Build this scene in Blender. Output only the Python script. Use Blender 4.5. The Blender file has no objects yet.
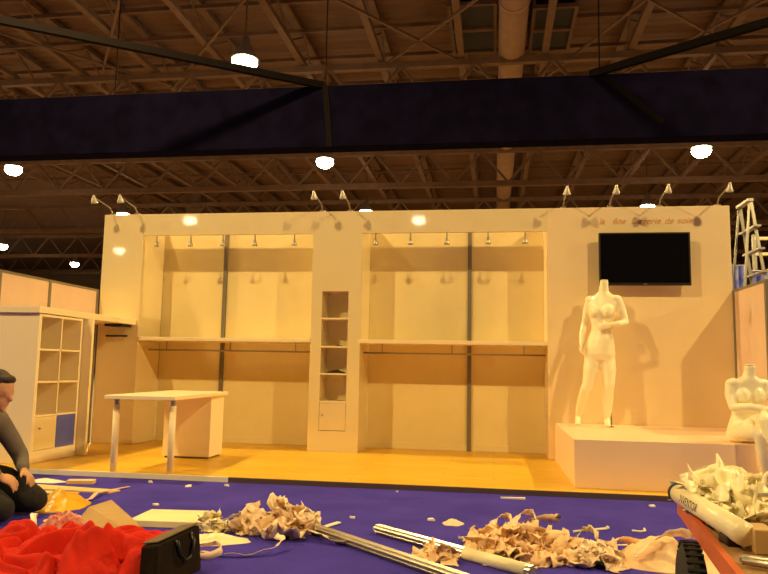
import bpy, bmesh, math, random
from mathutils import Vector, Matrix, noise
random.seed(7)
S = bpy.context.scene
COL = S.collection
V = Vector
PI = math.pi

# ------------------------------------------------------------------ camera, world, exposure
cam = bpy.data.objects.new('camera', bpy.data.cameras.new('camera'))
COL.objects.link(cam)
vd = V((494-384, -(371-287), -720)); d = vd.normalized()
vx = V((4327+384, -5, 720)); xx = (vx - d*vx.dot(d)).normalized()
zz = xx.cross(d)
RM = Matrix((xx, d, zz))
cam.matrix_world = Matrix.Translation((0, 0, .97)) @ RM.to_4x4()
cam.data.sensor_width = 36; cam.data.lens = 36*720/768
cam.data.clip_end = 300
S.camera = cam
w = bpy.data.worlds.new('hall_air'); S.world = w; w.use_nodes = True
w.node_tree.nodes['Background'].inputs[0].default_value = (1, .42, .17, 1)
w.node_tree.nodes['Background'].inputs[1].default_value = .010
S.view_settings.view_transform = 'Standard'; S.view_settings.look = 'None'
S.view_settings.gamma = 1; S.view_settings.use_curve_mapping = False
S.view_settings.exposure = 0.0
LAMP_W = 2350
LAMP_C = (1, .70, .26)
try:
    S.cycles.use_denoising = True
    S.cycles.max_bounces = 8
    S.cycles.sample_clamp_indirect = 4
except Exception:
    pass

# ------------------------------------------------------------------ materials
def mat(name, col, rough=.5, col2=None, scale=8, bump=0, bscale=60, metal=0, spec=.5, emit=None, estr=0, coat=0, stretch=None, alpha=1, trans=0):
    m = bpy.data.materials.new(name); m.use_nodes = True
    nt = m.node_tree; b = nt.nodes['Principled BSDF']
    b.inputs['Base Color'].default_value = (*col, 1); b.inputs['Roughness'].default_value = rough
    b.inputs['Metallic'].default_value = metal; b.inputs['Specular IOR Level'].default_value = spec
    b.inputs['Coat Weight'].default_value = coat; b.inputs['Coat Roughness'].default_value = .04
    b.inputs['Alpha'].default_value = alpha; b.inputs['Transmission Weight'].default_value = trans
    tc = nt.nodes.new('ShaderNodeTexCoord'); mp = nt.nodes.new('ShaderNodeMapping')
    nt.links.new(tc.outputs['Object'], mp.inputs[0])
    if stretch: mp.inputs['Scale'].default_value = stretch
    if col2 is None: col2 = tuple(c*.93 for c in col)
    n = nt.nodes.new('ShaderNodeTexNoise'); n.inputs['Scale'].default_value = scale; n.inputs['Detail'].default_value = 5
    nt.links.new(mp.outputs[0], n.inputs['Vector'])
    r = nt.nodes.new('ShaderNodeValToRGB')
    r.color_ramp.elements[0].position = .35; r.color_ramp.elements[1].position = .65
    r.color_ramp.elements[0].color = (*col, 1); r.color_ramp.elements[1].color = (*col2, 1)
    nt.links.new(n.outputs['Fac'], r.inputs[0]); nt.links.new(r.outputs[0], b.inputs['Base Color'])
    if bump:
        n2 = nt.nodes.new('ShaderNodeTexNoise'); n2.inputs['Scale'].default_value = bscale; n2.inputs['Detail'].default_value = 4
        nt.links.new(mp.outputs[0], n2.inputs['Vector'])
        bp = nt.nodes.new('ShaderNodeBump'); bp.inputs['Strength'].default_value = bump; bp.inputs['Distance'].default_value = .02
        nt.links.new(n2.outputs['Fac'], bp.inputs['Height']); nt.links.new(bp.outputs[0], b.inputs['Normal'])
    if emit:
        b.inputs['Emission Color'].default_value = (*emit, 1); b.inputs['Emission Strength'].default_value = estr
    return m

M = {}
M['gloss'] = mat('gloss_laminate', (.86, .72, .42), .30, (.84, .70, .40), 2, coat=1)
M['wall'] = mat('painted_panel', (.87, .69, .41), .5, (.85, .67, .39), 3, bump=.03, bscale=90)
M['inner'] = mat('niche_panel', (.84, .70, .36), .55, (.81, .67, .33), 3)
M['white'] = mat('white_laminate', (.93, .79, .52), .4, (.92, .78, .51), 3)
M['plinthw'] = mat('plinth_white', (.97, .70, .46), .4, (.95, .68, .44), 3, coat=.15)
M['shell'] = mat('shell_panel', (.72, .52, .40), .5, (.68, .49, .37), 4)
M['frame'] = mat('grey_frame', (.22, .19, .15), .45, metal=.3)
M['alu'] = mat('aluminium', (.58, .52, .44), .32, (.52, .47, .39), 20, metal=.9)
M['alud'] = mat('dull_aluminium', (.42, .40, .36), .4, metal=.7)
M['mann'] = mat('mannequin_gloss', (.95, .86, .58), .32, (.94, .85, .57), 4, coat=.3)
M['black'] = mat('black_plastic', (.012, .011, .012), .35)
M['screen'] = mat('tv_screen', (.004, .004, .006), .12)
M['blue'] = mat('blue_door', (.10, .13, .62), .4)
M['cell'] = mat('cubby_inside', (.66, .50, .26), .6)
M['banner'] = mat('dark_blue_cloth', (.0028, .0022, .0085), .95, (.0045, .0035, .014), 3, spec=.02, bump=.1, bscale=12)
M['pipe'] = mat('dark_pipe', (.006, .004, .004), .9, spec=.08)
M['steel'] = mat('roof_steel', (.185, .105, .062), .75, (.14, .078, .046), 3)
M['duct'] = mat('duct_metal', (.40, .24, .14), .6, (.33, .20, .12), 2)
M['vent'] = mat('dark_vent', (.03, .025, .022), .7)
M['lens'] = mat('lamp_lens', (1, .9, .7), .3, emit=(1, .82, .5), estr=45)
M['hood'] = mat('lamp_hood', (.35, .33, .30), .4, metal=.5)
M['spot'] = mat('spot_head', (.55, .50, .42), .35, metal=.5)
M['arm'] = mat('spot_arm', (.30, .26, .22), .4, metal=.5)
M['script'] = mat('orange_script', (.76, .36, .10), .6)
M['print'] = mat('print_dark', (.08, .06, .05), .6)
M['red'] = mat('red_fabric', (.60, .020, .006), .85, (.50, .014, .005), 9, bump=.25, bscale=140, spec=.2)
M['redbag'] = mat('red_pattern_plastic', (.58, .06, .04), .4, (.62, .34, .27), 42)
M['bag'] = mat('dark_bag', (.012, .007, .004), .9, (.018, .011, .006), 12, spec=.1, bump=.15)
M['bagtop'] = mat('bag_flap', (.15, .10, .05), .7, (.12, .08, .04), 8)
M['film'] = mat('crumpled_film', (.95, .76, .52), .35, (.92, .68, .46), 7, bump=.2, bscale=30)
M['filmw'] = mat('pale_film', (.96, .88, .58), .3, (.94, .84, .54), 7, bump=.2, bscale=30)
M['paper'] = mat('brown_paper', (.92, .66, .40), .6, (.84, .56, .32), 9, bump=.2, bscale=35)
M['foam'] = mat('pale_foam_board', (.90, .82, .50), .6)
M['card'] = mat('cardboard', (.52, .34, .15), .75, (.46, .29, .12), 8)
M['yellow'] = mat('yellow_plastic', (.90, .50, .02), .4, (.82, .42, .02), 6)
M['yellowp'] = mat('yellow_sheet', (.88, .62, .22), .5, (.80, .50, .22), 4)
M['pinkp'] = mat('pink_strip', (.78, .50, .40), .6)
M['scrap'] = mat('white_scrap', (.90, .82, .66), .6)
M['deck'] = mat('plywood_deck', (.36, .20, .08), .65, (.24, .13, .05), 5, bump=.1, stretch=(6, 1, 1))
M['edge'] = mat('orange_edge', (.62, .13, .03), .5, (.50, .10, .025), 8)
M['rubber'] = mat('tyre_rubber', (.018, .015, .013), .75)
M['hub'] = mat('wheel_hub', (.12, .10, .08), .5, metal=.4)
M['skin'] = mat('skin', (.62, .32, .17), .55)
M['hair'] = mat('dark_hair', (.020, .010, .006), .6, (.035, .017, .010), 60, bump=.6, bscale=120)
M['shirt'] = mat('grey_shirt', (.17, .14, .12), .85, (.13, .105, .09), 8, bump=.2, bscale=14)
M['trouser'] = mat('black_trousers', (.012, .010, .009), .85, bump=.2, bscale=14)
M['shoe'] = mat('dark_shoe', (.03, .02, .015), .6)
M['bluecl'] = mat('blue_banner', (.07, .09, .55), .6, (.30, .34, .75), 5)
M['hallfloor'] = mat('hall_floor', (.30, .21, .15), .8, (.25, .18, .12), 1)
M['trim'] = mat('floor_trim', (.12, .08, .07), .45, metal=.2)
M['clear'] = mat('clear_tape', (.85, .72, .5), .15, alpha=.55)

def carpet_mat():
    m = mat('blue_carpet', (.064, .046, .46), .95, (.086, .060, .56), 2.2, bump=.6, bscale=260, spec=.1)
    return m
M['carpet'] = carpet_mat()

def wood_mat():
    m = bpy.data.materials.new('wood_laminate'); m.use_nodes = True; nt = m.node_tree; b = nt.nodes['Principled BSDF']
    b.inputs['Roughness'].default_value = .38
    tc = nt.nodes.new('ShaderNodeTexCoord')
    br = nt.nodes.new('ShaderNodeTexBrick'); br.offset = .37
    br.inputs['Color1'].default_value = (.88, .55, .040, 1); br.inputs['Color2'].default_value = (.82, .49, .032, 1)
    br.inputs['Mortar'].default_value = (.58, .31, .02, 1); br.inputs['Scale'].default_value = 1
    br.inputs['Brick Width'].default_value = 1.25; br.inputs['Row Height'].default_value = .19
    br.inputs['Mortar Size'].default_value = .003
    nt.links.new(tc.outputs['Object'], br.inputs['Vector'])
    mp = nt.nodes.new('ShaderNodeMapping'); mp.inputs['Scale'].default_value = (1.2, 22, 1); nt.links.new(tc.outputs['Object'], mp.inputs[0])
    n = nt.nodes.new('ShaderNodeTexNoise'); n.inputs['Scale'].default_value = 2.2; n.inputs['Detail'].default_value = 6
    nt.links.new(mp.outputs[0], n.inputs['Vector'])
    mx = nt.nodes.new('ShaderNodeMix'); mx.data_type = 'RGBA'; mx.blend_type = 'MULTIPLY'
    r = nt.nodes.new('ShaderNodeValToRGB'); r.color_ramp.elements[0].color = (.72, .64, .5, 1); r.color_ramp.elements[1].color = (1, 1, 1, 1)
    r.color_ramp.elements[0].position = .3; r.color_ramp.elements[1].position = .6
    nt.links.new(n.outputs['Fac'], r.inputs[0])
    mx.inputs[0].default_value = .8
    nt.links.new(br.outputs['Color'], mx.inputs[6]); nt.links.new(r.outputs[0], mx.inputs[7])
    nt.links.new(mx.outputs[2], b.inputs['Base Color'])
    return m
M['wood'] = wood_mat()

def roof_mat():
    m = bpy.data.materials.new('ribbed_roof'); m.use_nodes = True; nt = m.node_tree; b = nt.nodes['Principled BSDF']
    b.inputs['Base Color'].default_value = (.30, .20, .12, 1); b.inputs['Roughness'].default_value = .8
    tc = nt.nodes.new('ShaderNodeTexCoord'); wv = nt.nodes.new('ShaderNodeTexWave'); wv.inputs['Scale'].default_value = .8
    wv.bands_direction = 'Y'
    nt.links.new(tc.outputs['Object'], wv.inputs['Vector'])
    bp = nt.nodes.new('ShaderNodeBump'); bp.inputs['Strength'].default_value = .6; bp.inputs['Distance'].default_value = .08
    nt.links.new(wv.outputs['Fac'], bp.inputs['Height']); nt.links.new(bp.outputs[0], b.inputs['Normal'])
    n = nt.nodes.new('ShaderNodeTexNoise'); n.inputs['Scale'].default_value = .5
    nt.links.new(tc.outputs['Object'], n.inputs['Vector'])
    r = nt.nodes.new('ShaderNodeValToRGB'); r.color_ramp.elements[0].color = (.135, .068, .036, 1); r.color_ramp.elements[1].color = (.19, .10, .054, 1)
    nt.links.new(n.outputs['Fac'], r.inputs[0]); nt.links.new(r.outputs[0], b.inputs['Base Color'])
    return m
M['roof'] = roof_mat()

# ------------------------------------------------------------------ mesh helpers
class MB:
    def __init__(s): s.bm = bmesh.new()
    def box(s, x0, x1, y0, y1, z0, z1, rot=None):
        c = V(((x0+x1)/2, (y0+y1)/2, (z0+z1)/2))
        m = Matrix.Translation(c)
        if rot is not None: m = m @ rot.to_4x4()
        m = m @ Matrix.Diagonal((abs(x1-x0), abs(y1-y0), abs(z1-z0), 1))
        bmesh.ops.create_cube(s.bm, size=1, matrix=m); return s
    def cyl(s, a, b, r, r2=None, n=14, caps=True):
        a, b = V(a), V(b); dd = b-a; L = dd.length
        if L < 1e-6: return s
        q = V((0, 0, 1)).rotation_difference(dd.normalized())
        m = Matrix.Translation((a+b)/2) @ q.to_matrix().to_4x4()
        bmesh.ops.create_cone(s.bm, cap_ends=caps, segments=n, radius1=r, radius2=r if r2 is None else r2, depth=L, matrix=m); return s
    def ball(s, c, r, sub=2, scale=(1, 1, 1), rot=None):
        m = Matrix.Translation(c)
        if rot is not None: m = m @ rot.to_4x4()
        m = m @ Matrix.Diagonal((*scale, 1))
        bmesh.ops.create_icosphere(s.bm, subdivisions=sub, radius=r, matrix=m); return s
    def bar(s, a, b, wx, wz, up=(0, 0, 1)):
        a, b = V(a), V(b); dd = (b-a); L = dd.length; y = dd.normalized()
        u = V(up)
        if abs(u.dot(y)) > .98: u = V((1, 0, 0))
        x = y.cross(u).normalized(); z = x.cross(y)
        m = Matrix.Translation((a+b)/2) @ Matrix((x, y, z)).transposed().to_4x4() @ Matrix.Diagonal((wx, L, wz, 1))
        bmesh.ops.create_cube(s.bm, size=1, matrix=m); return s
    def chain(s, pts, rad, n=14):
        for (a, b, ra, rb) in zip(pts, pts[1:], rad, rad[1:]):
            s.cyl(a, b, ra, rb, n)
        for p, r in zip(pts, rad): s.ball(p, r, 2)
        return s
    def tube(s, pts, r, n=8):
        pts = [V(p) for p in pts]
        for a, b in zip(pts, pts[1:]): s.cyl(a, b, r, None, n)
        for p in pts[1:-1]: s.ball(p, r, 1)
        return s
    def loft(s, rings, n=24):
        prev = None; rows = []
        for (c, rx, ry, yaw) in rings:
            row = []
            for k in range(n):
                t = 2*PI*k/n; x = rx*math.cos(t); y = ry*math.sin(t)
                row.append(s.bm.verts.new((c[0]+x*math.cos(yaw)-y*math.sin(yaw), c[1]+x*math.sin(yaw)+y*math.cos(yaw), c[2])))
            rows.append(row)
        for A, B in zip(rows, rows[1:]):
            for k in range(n): s.bm.faces.new((A[k], A[(k+1) % n], B[(k+1) % n], B[k]))
        s.bm.faces.new(rows[0][::-1]); s.bm.faces.new(rows[-1]); return s
    def lathe(s, c, prof, n=20, axis=(0, 0, 1)):
        q = V((0, 0, 1)).rotation_difference(V(axis).normalized()).to_matrix(); rows = []
        for r, z in prof:
            rows.append([s.bm.verts.new(V(c)+q @ V((r*math.cos(2*PI*k/n), r*math.sin(2*PI*k/n), z))) for k in range(n)])
        for A, B in zip(rows, rows[1:]):
            for k in range(n): s.bm.faces.new((A[k], A[(k+1) % n], B[(k+1) % n], B[k]))
        if prof[0][0] > 1e-4: s.bm.faces.new(rows[0][::-1])
        if prof[-1][0] > 1e-4: s.bm.faces.new(rows[-1])
        return s
    def ribbon(s, pts, width, up=(0, 0, 1), th=.002, twist=0):
        pts = [V(p) for p in pts]; rows = []
        N = len(pts)
        for i, p in enumerate(pts):
            t = (pts[min(i+1, N-1)]-pts[max(i-1, 0)]).normalized()
            u = V(up)
            if abs(u.dot(t)) > .95: u = V((1, .2, 0))
            side = t.cross(u).normalized(); nn = side.cross(t)
            a = twist*i/max(1, N-1)
            sd = side*math.cos(a)+nn*math.sin(a); n2 = nn*math.cos(a)-side*math.sin(a)
            rows.append([s.bm.verts.new(p+sd*width/2+n2*th/2), s.bm.verts.new(p-sd*width/2+n2*th/2), s.bm.verts.new(p-sd*width/2-n2*th/2), s.bm.verts.new(p+sd*width/2-n2*th/2)])
        for A, B in zip(rows, rows[1:]):
            for k in range(4): s.bm.faces.new((A[k], A[(k+1) % 4], B[(k+1) % 4], B[k]))
        s.bm.faces.new(rows[0][::-1]); s.bm.faces.new(rows[-1]); return s
    def build(s, name, m, parent=None, smooth=False, bevel=0, origin=None, remesh=0, smit=4):
        bmesh.ops.recalc_face_normals(s.bm, faces=s.bm.faces)
        me = bpy.data.meshes.new(name); s.bm.to_mesh(me); s.bm.free()
        o = bpy.data.objects.new(name, me); COL.objects.link(o)
        if remesh:
            md = o.modifiers.new('r', 'REMESH'); md.mode = 'VOXEL'; md.voxel_size = remesh; md.use_smooth_shade = True
            sm = o.modifiers.new('s', 'SMOOTH'); sm.iterations = smit; sm.factor = .5
            bpy.context.view_layer.update()
            me2 = bpy.data.meshes.new_from_object(o.evaluated_get(bpy.context.evaluated_depsgraph_get()))
            o.modifiers.clear(); o.data = me2; me2.name = name; me = me2; smooth = True
        if bevel:
            md = o.modifiers.new('b', 'BEVEL'); md.width = bevel; md.segments = 2; md.limit_method = 'ANGLE'
        me.materials.clear(); me.materials.append(M[m] if isinstance(m, str) else m)
        if smooth:
            for p in me.polygons: p.use_smooth = True
        if parent is not None:
            base = world_loc(parent)
            me.transform(Matrix.Translation(-base)); o.parent = parent
        else:
            if origin is None:
                vs = [v.co for v in me.vertices]
                origin = V(((min(v.x for v in vs)+max(v.x for v in vs))/2, (min(v.y for v in vs)+max(v.y for v in vs))/2, min(v.z for v in vs)))
            me.transform(Matrix.Translation(-V(origin))); o.location = origin
        return o
def world_loc(o):
    p = V((0, 0, 0))
    while o is not None: p += o.location; o = o.parent
    return p
def tag(o, label=None, cat=None, group=None, kind=None):
    if label: o['label'] = label
    if cat: o['category'] = cat
    if group: o['group'] = group
    if kind: o['kind'] = kind
    return o
def thing(name, loc, label, cat, group=None):
    o = bpy.data.objects.new(name, None); COL.objects.link(o); o.location = loc; o.empty_display_size = .1
    return tag(o, label, cat, group)
def struct(o, label=None): return tag(o, label, None, None, 'structure')
def children(o): return [c for c in COL.objects if c.parent == o]

# ------------------------------------------------------------------ the setting
D = 8.35; BK = 8.95
struct(MB().box(-70, 70, -40, 90, -.30, -.05).build('floor_hall', 'hallfloor'))
struct(MB().box(-16, 16, -3, 6.17, -.05, -.04).build('floor_carpet', 'carpet'))
struct(MB().box(-4.95, 2.70, 6.20, 8.36, -.04, 0).build('floor_booth', 'wood', origin=(0, 0, 0)))
struct(MB().box(-4.95, 2.70, 8.36, 9.0, -.04, -.002).build('floor_niche', M['deck'] if False else 'wood', origin=(0, 0, 0)))
struct(MB().box(-4.97, -2.30, 6.175, 6.20, -.05, .003).build('trim_0', 'scrap'))  # same edging; its highlight is put in as a paler colour
struct(MB().box(-2.30, 2.70, 6.175, 6.20, -.05, .002).build('trim_1', 'trim'))
struct(MB().box(-70, 70, -30, 90, 11.6, 11.8).build('ceiling', 'roof', origin=(0, 0, 11.6)))
struct(MB().box(-70, 70, 75, 75.5, -.3, 11.6).build('wall_far', 'hallfloor'))
# booth walls
struct(MB().box(-4.89, -4.35, D, BK, 0, 2.85).build('wall_pier', 'gloss', bevel=.004), 'white glossy pier at the left end of the booth wall')
struct(MB().box(.60, 2.59, D, BK, 0, 2.85).build('wall_display', 'wall', bevel=.004), 'wide cream wall panel behind the television')
struct(MB().box(-4.35, .60, D, D+.045, 2.58, 2.85).build('wall_header', 'gloss', bevel=.003), 'header band along the top of the two bays')
for i, (x0, x1, xm) in enumerate(((-4.35, -2.16, -3.48), (-1.56, .60, -.30))):
    for a, b in ((x0, xm), (xm, x1)):
        struct(MB().box(a+.002, b-.002, BK, BK+.05, 0, 2.85).build('wall_back', 'inner'))
    struct(MB().box(xm-.024, xm+.024, BK-.03, BK, 0, 2.84).build('trim_%d' % (i+2), 'frame'))
    struct(MB().box(x0, x1, BK-.012, BK, 0, .075).build('baseboard_back', 'inner'))
# low side walls of shell-scheme panels
def side_wall(name, x, ys, z, m='shell'):
    f = MB()
    for a, b in zip(ys, ys[1:]): f.box(x-.018, x+.018, a+.02, b-.02, .0, z-.02)
    o = struct(f.build(name, m))
    p = MB()
    for y in ys: p.box(x-.025, x+.025, y-.022, y+.022, 0, z)
    for a, b in zip(ys, ys[1:]): p.box(x-.022, x+.022, a+.02, b-.02, z-.028, z)
    struct(p.build('post', 'frame', o))
    return o
side_wall('wall_left', -4.93, (6.52, 7.35, 8.33), 1.895)
side_wall('wall_right', 2.614, (7.40, 8.33), 1.90)

# middle column with cubby holes
col = thing('storage_column', (-1.86, D, 0), 'tall cream wall column with a narrow stack of cubby holes, between the bays', 'column')
cx0, cx1, ux0, ux1 = -2.16, -1.56, -2.03, -1.71
f = MB().box(cx0, ux0, D, BK, 0, 2.85).box(ux1, cx1, D, BK, 0, 2.85).box(ux0, ux1, D, BK, 1.88, 2.85).box(ux0, ux1, D, BK, 0, .24).box(ux0, ux1, D+.32, BK, .24, 1.88)
f.build('body', 'gloss', col)
for z in (1.555, 1.22, .90, .575): MB().box(ux0, ux1, D+.004, D+.32, z-.009, z+.009).build('shelf', 'white', col)
dr = MB().box(ux0+.004, ux1-.004, D+.002, D+.02, .246, .562).build('door', 'gloss', col)
MB().ball((ux0+.04, D-.008, .42), .011, 2).build('knob', 'alu', dr, True)

# wall shelves and rails
for nm, x0, x1, side in (('a', -4.345, -2.163, 'left'), ('b', -1.585, .597, 'right')):
    t = thing('wall_shelf', ((x0+x1)/2, BK, 1.265), 'long thick cream shelf spanning the %s bay of the booth wall' % side, 'shelf')
    MB().box(x0, x1, D-.02 if side == 'left' else D-.01, BK-.031, 1.267, 1.31).build('board', 'white', t, bevel=.003)
    r = thing('clothes_rail', ((x0+x1)/2, 8.62, 1.15), 'thin grey clothes rail hung under the shelf of the %s bay' % side, 'rail')
    MB().cyl((x0+.01, 8.62, 1.16), (x1-.005, 8.62, 1.16), .011).build('rail_bar', 'alud', r, True)
    for px in (x0+.25, (x0+x1)/2, x1-.25): MB().cyl((px, 8.62, 1.16), (px, 8.62, 1.267), .007).build('bracket', 'alud', r)

# ------------------------------------------------------------------ hall roof
ORD = ['first', 'second', 'third', 'fourth', 'fifth', 'sixth', 'seventh', 'eighth', 'ninth', 'tenth']
for k in range(-4, 14):
    x = -13.5+2.5*k
    b = MB().box(x-.10, x+.10, 10, 70, 10.45, 10.60).box(x-.12, x+.12, 10, 70, 11.35, 11.5)
    y = 10
    while y < 69:
        b.bar((x, y, 10.55), (x, y+1.6, 11.4), .05, .05).bar((x, y+1.6, 11.4), (x, y+3.2, 10.55), .05, .05); y += 3.2
    struct(b.build('ceiling_beam', 'steel'))
for y in (21.2, 30.2, 39.2, 48.5, 58):
    b = MB().box(-50, 45, y-.11, y+.11, 8.75, 8.98).box(-50, 45, y-.1, y+.1, 10.22, 10.42)
    x = -50
    while x < 44:
        b.bar((x, y, 8.9), (x+1.15, y, 10.3), .09, .09).bar((x+1.15, y, 10.3), (x+2.3, y, 8.9), .09, .09); x += 2.3
    struct(b.build('ceiling_truss', 'steel'))
for (a, b) in (((-16, 15.5), (-10.2, 23)), ((-11, 22.5), (-4.4, 14.5)), ((-6, 14.5), (.2, 23)), ((-3.5, 21.5), (1.6, 15)), ((2.2, 16.4), (7.6, 22)), ((3.9, 23), (9, 15)), ((-8.6, 15), (-13.4, 22)), ((5.2, 15), (1.4, 23.4))):
    struct(MB().bar((a[0], a[1], 10.42), (b[0], b[1], 10.42), .07, .07).build('ceiling_brace', 'steel'))
for y in (16.6, 18.8, 20.6, 22.6, 24.8, 27.5, 33, 36.5):
    struct(MB().box(-40, 40, y-.05, y+.05, 11.25, 11.37).build('ceiling_purlin', 'steel'))
dt = thing('ventilation_duct', (.52, 40, 10.2), 'thick round ventilation duct running away under the hall roof', 'duct')
MB().cyl((.52, 8, 10.7), (.52, 70, 10.7), .40, n=28).build('pipe', 'duct', dt, True)
y = 12
while y < 60:
    MB().cyl((.52, y, 10.7), (.52, y+.12, 10.7), .425, n=28).build('collar', 'duct', dt); y += 6.1
for i, (x0, x1, y0, y1, lb) in enumerate(((-1.2, -.02, 19.0, 21.9, 'dark square roof vent just left of the round duct'), (1.15, 2.2, 19.4, 22, 'dark square roof vent just right of the round duct'))):
    t = thing('roof_vent', ((x0+x1)/2, (y0+y1)/2, 11.0), lb, 'vent')
    MB().box(x0, x1, y0, y1, 11.02, 11.06).build('panel', 'vent', t)
    f = MB()
    for a, b in ((x0-.1, x0), (x1, x1+.1)): f.box(a, b, y0-.1, y1+.1, 10.95, 11.62)
    for a, b in ((y0-.1, y0), (y1, y1+.1), ((y0+y1)/2-.08, (y0+y1)/2+.08)): f.box(x0, x1, a, b, 10.95, 11.06)
    f.build('frame', 'steel', t)
struct(MB().box(-18.05, -17.15, 39.6, 40.4, -.1, 11.6).build('wall_column', 'steel'))

# high-bay lamps on a 13.8 x 9.1 m grid; each carries its own light
vis = {(-6.5, 17.4): 'largest and nearest hall lamp, glaring above the dark blue banner at upper left', (-6.5, 26.55): 'hall lamp glowing just below the banner, left of centre',
       (-19.7, 26.45): 'hall lamp below the banner at the far left of the roof', (7.3, 26.35): 'hall lamp below the banner at the right, above the television',
       (-6.5, 35.7): 'small far hall lamp peeking over the booth wall near the column', (7.3, 35.5): 'small far hall lamp over the wall above the television',
       (-19.75, 35.5): 'small far hall lamp over the top of the left pier', (-33.4, 53.0): 'tiny distant hall lamp left of the pier', (-33.6, 44.6): 'distant hall lamp at the left edge above the low side panels',
       (-48.0, 64.0): 'most distant hall lamp low at the left edge'}
hidden = [(x, y) for y in (-.8, 8.3) for x in (-20.3, -6.5, 7.3, 21.1)] + [(21.1, 17.4), (-20.3, 17.4), (21.1, 26.4), (21.1, 35.5), (-33.4, 35.5), (-33.4, 26.4)]
mirror = [(-16.5, -20.1), (-3.97, -20.9), (-26.0, -29.9)]
def lamp(x, y, label, group, light=True):
    t = thing('hall_lamp', (x, y, 9.0), label, 'lamp', group)
    MB().lathe((x, y, 9.0), [(.36, .0), (.37, .02), (.22, .28), (.12, .42), (.10, .62), (0, .64)], 20).build('hood', 'hood', t, True)
    MB().cyl((x, y, 9.6), (x, y, 11.6), .025).build('stem', 'steel', t)
    MB().lathe((x, y, 9.0), [(.31, .01), (.335, -.10), (.29, -.22), (.18, -.31), (.0, -.34)], 20).build('lens', 'lens', t, True)
    if light:
        ld = bpy.data.lights.new('hall_lamp_light', 'SPOT'); ld.energy = LAMP_W; ld.color = LAMP_C
        ld.spot_size = math.radians(172); ld.spot_blend = .25; ld.shadow_soft_size = .17
        lo = bpy.data.objects.new('bulb_light', ld); COL.objects.link(lo); lo.parent = t; lo.location = (0, 0, -.54)
for (x, y), lb in vis.items(): lamp(x, y, lb, 'hall lamps in view', y < 50)
for (x, y) in hidden: lamp(x, y, 'hall lamp overhead, outside the photograph', 'hall lamps out of view')
for (x, y) in mirror: lamp(x, y, 'hall lamp overhead, outside the photograph', 'hall lamps out of view', False)

# blue banner with braces
bn = thing('hanging_banner', (-1, 13.7, 5.33), 'long dark blue fabric banner hung across the hall above the booth', 'banner')
MB().box(-18, 14, 13.55, 13.95, 5.33, 6.6).build('cloth', 'banner', bn, bevel=.02)
for x, z0 in ((-3.35, 1), (2.0, 1)):  # the braces' shadows, put in as thin dark bars on the cloth
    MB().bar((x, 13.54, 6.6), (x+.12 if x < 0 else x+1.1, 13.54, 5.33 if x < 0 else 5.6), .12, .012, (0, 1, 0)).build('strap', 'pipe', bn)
MB().bar((-3.4, 13.6, 6.62), (-11.0, 8.3, 6.62), .10, .13).build('brace', 'pipe', bn)
MB().bar((1.8, 13.6, 6.62), (8.6, 8.8, 6.62), .10, .13).build('brace', 'pipe', bn)
for x in (-15, -8, -3.4, 2.0, 9): MB().cyl((x, 13.75, 6.6), (x, 13.75, 11.6), .012).build('wire', 'pipe', bn)

# ------------------------------------------------------------------ booth furniture
# left counter with cubby unit
ct = thing('counter_slab', (-4.64, 7.4, 1.455), 'long white counter slab resting on the cubby unit and running back to the pier', 'counter')
MB().box(-4.89, -4.38, 6.42, 8.345, 1.455, 1.52).build('board', 'white', ct, bevel=.004)
cb = thing('cubby_unit', (-4.64, 6.83, 0), 'white cubby unit with one blue door, under the counter slab at far left', 'shelf unit')
X0, X1, Y0, Y1 = -4.88, -4.40, 6.455, 7.215
f = MB().box(X0, X1, Y0, Y0+.045, 0, 1.45).box(X0, X1, Y1-.03, Y1, 0, 1.45).box(X0+.001, X0+.016, Y0+.045, Y1-.03, 0, 1.449).box(X0+.015, X1-.001, Y0+.045, Y1-.03, 1.425, 1.449).box(X0+.015, X1-.001, Y0+.045, Y1-.03, 0.001, .115)
ym = (Y0+Y1)/2+.01
f.build('carcass', 'white', cb, bevel=.002)
MB().box(X0+.016, X1-.004, ym-.008, ym+.008, .115, 1.425).build('divider', 'white', cb)
for z in (1.10, .78, .45): MB().box(X0+.015, X1-.004, Y0+.045, Y1-.03, z-.009, z+.009).build('shelf', 'white', cb)
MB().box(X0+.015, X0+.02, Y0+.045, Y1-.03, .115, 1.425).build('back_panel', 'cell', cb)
d1 = MB().box(X1-.02, X1-.003, Y0+.047, ym-.01, .12, .438).build('door', 'gloss', cb)
MB().ball((X1+.008, Y0+.12, .33), .012).build('knob', 'alud', d1, True)
d2 = MB().box(X1-.02, X1-.002, ym+.01, Y1-.032, .12, .438).build('door', 'blue', cb); d2['label'] = 'blue door'
ep = MB().box(-4.89, -4.30, 7.235, 7.275, 0, 1.452).build('end_panel', 'white'); tag(ep, 'upright white panel standing behind the cubby unit, under the counter slab', 'panel')
bt = MB().lathe((-4.6, 6.62, 1.11), [(.022, 0), (.024, .02), (.024, .13), (.010, .16), (.010, .19), (0, .195)]).build('upright_object', 'vent', None, True)  # small dark upright shape in the top cell, left unspecified
tag(bt, 'small dark upright object standing in the top cubby of the cubby unit', 'upright_object')
hr = thing('hanging_rail', (-4.6, 8.30, 1.30), 'short dark rail on the pier under the counter slab', 'rail')
MB().cyl((-4.74, 8.29, 1.315), (-4.46, 8.29, 1.315), .012).build('rail_bar', 'vent', hr)
for x in (-4.7, -4.5): MB().cyl((x, 8.29, 1.315), (x, 8.349, 1.315), .008).build('bracket', 'vent', hr)
bx = MB().box(-4.66, -4.44, 8.1, 8.34, 1.425, 1.455).build('junction_box', 'black'); tag(bx, 'small black box fixed under the far end of the counter slab', 'box')
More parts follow.
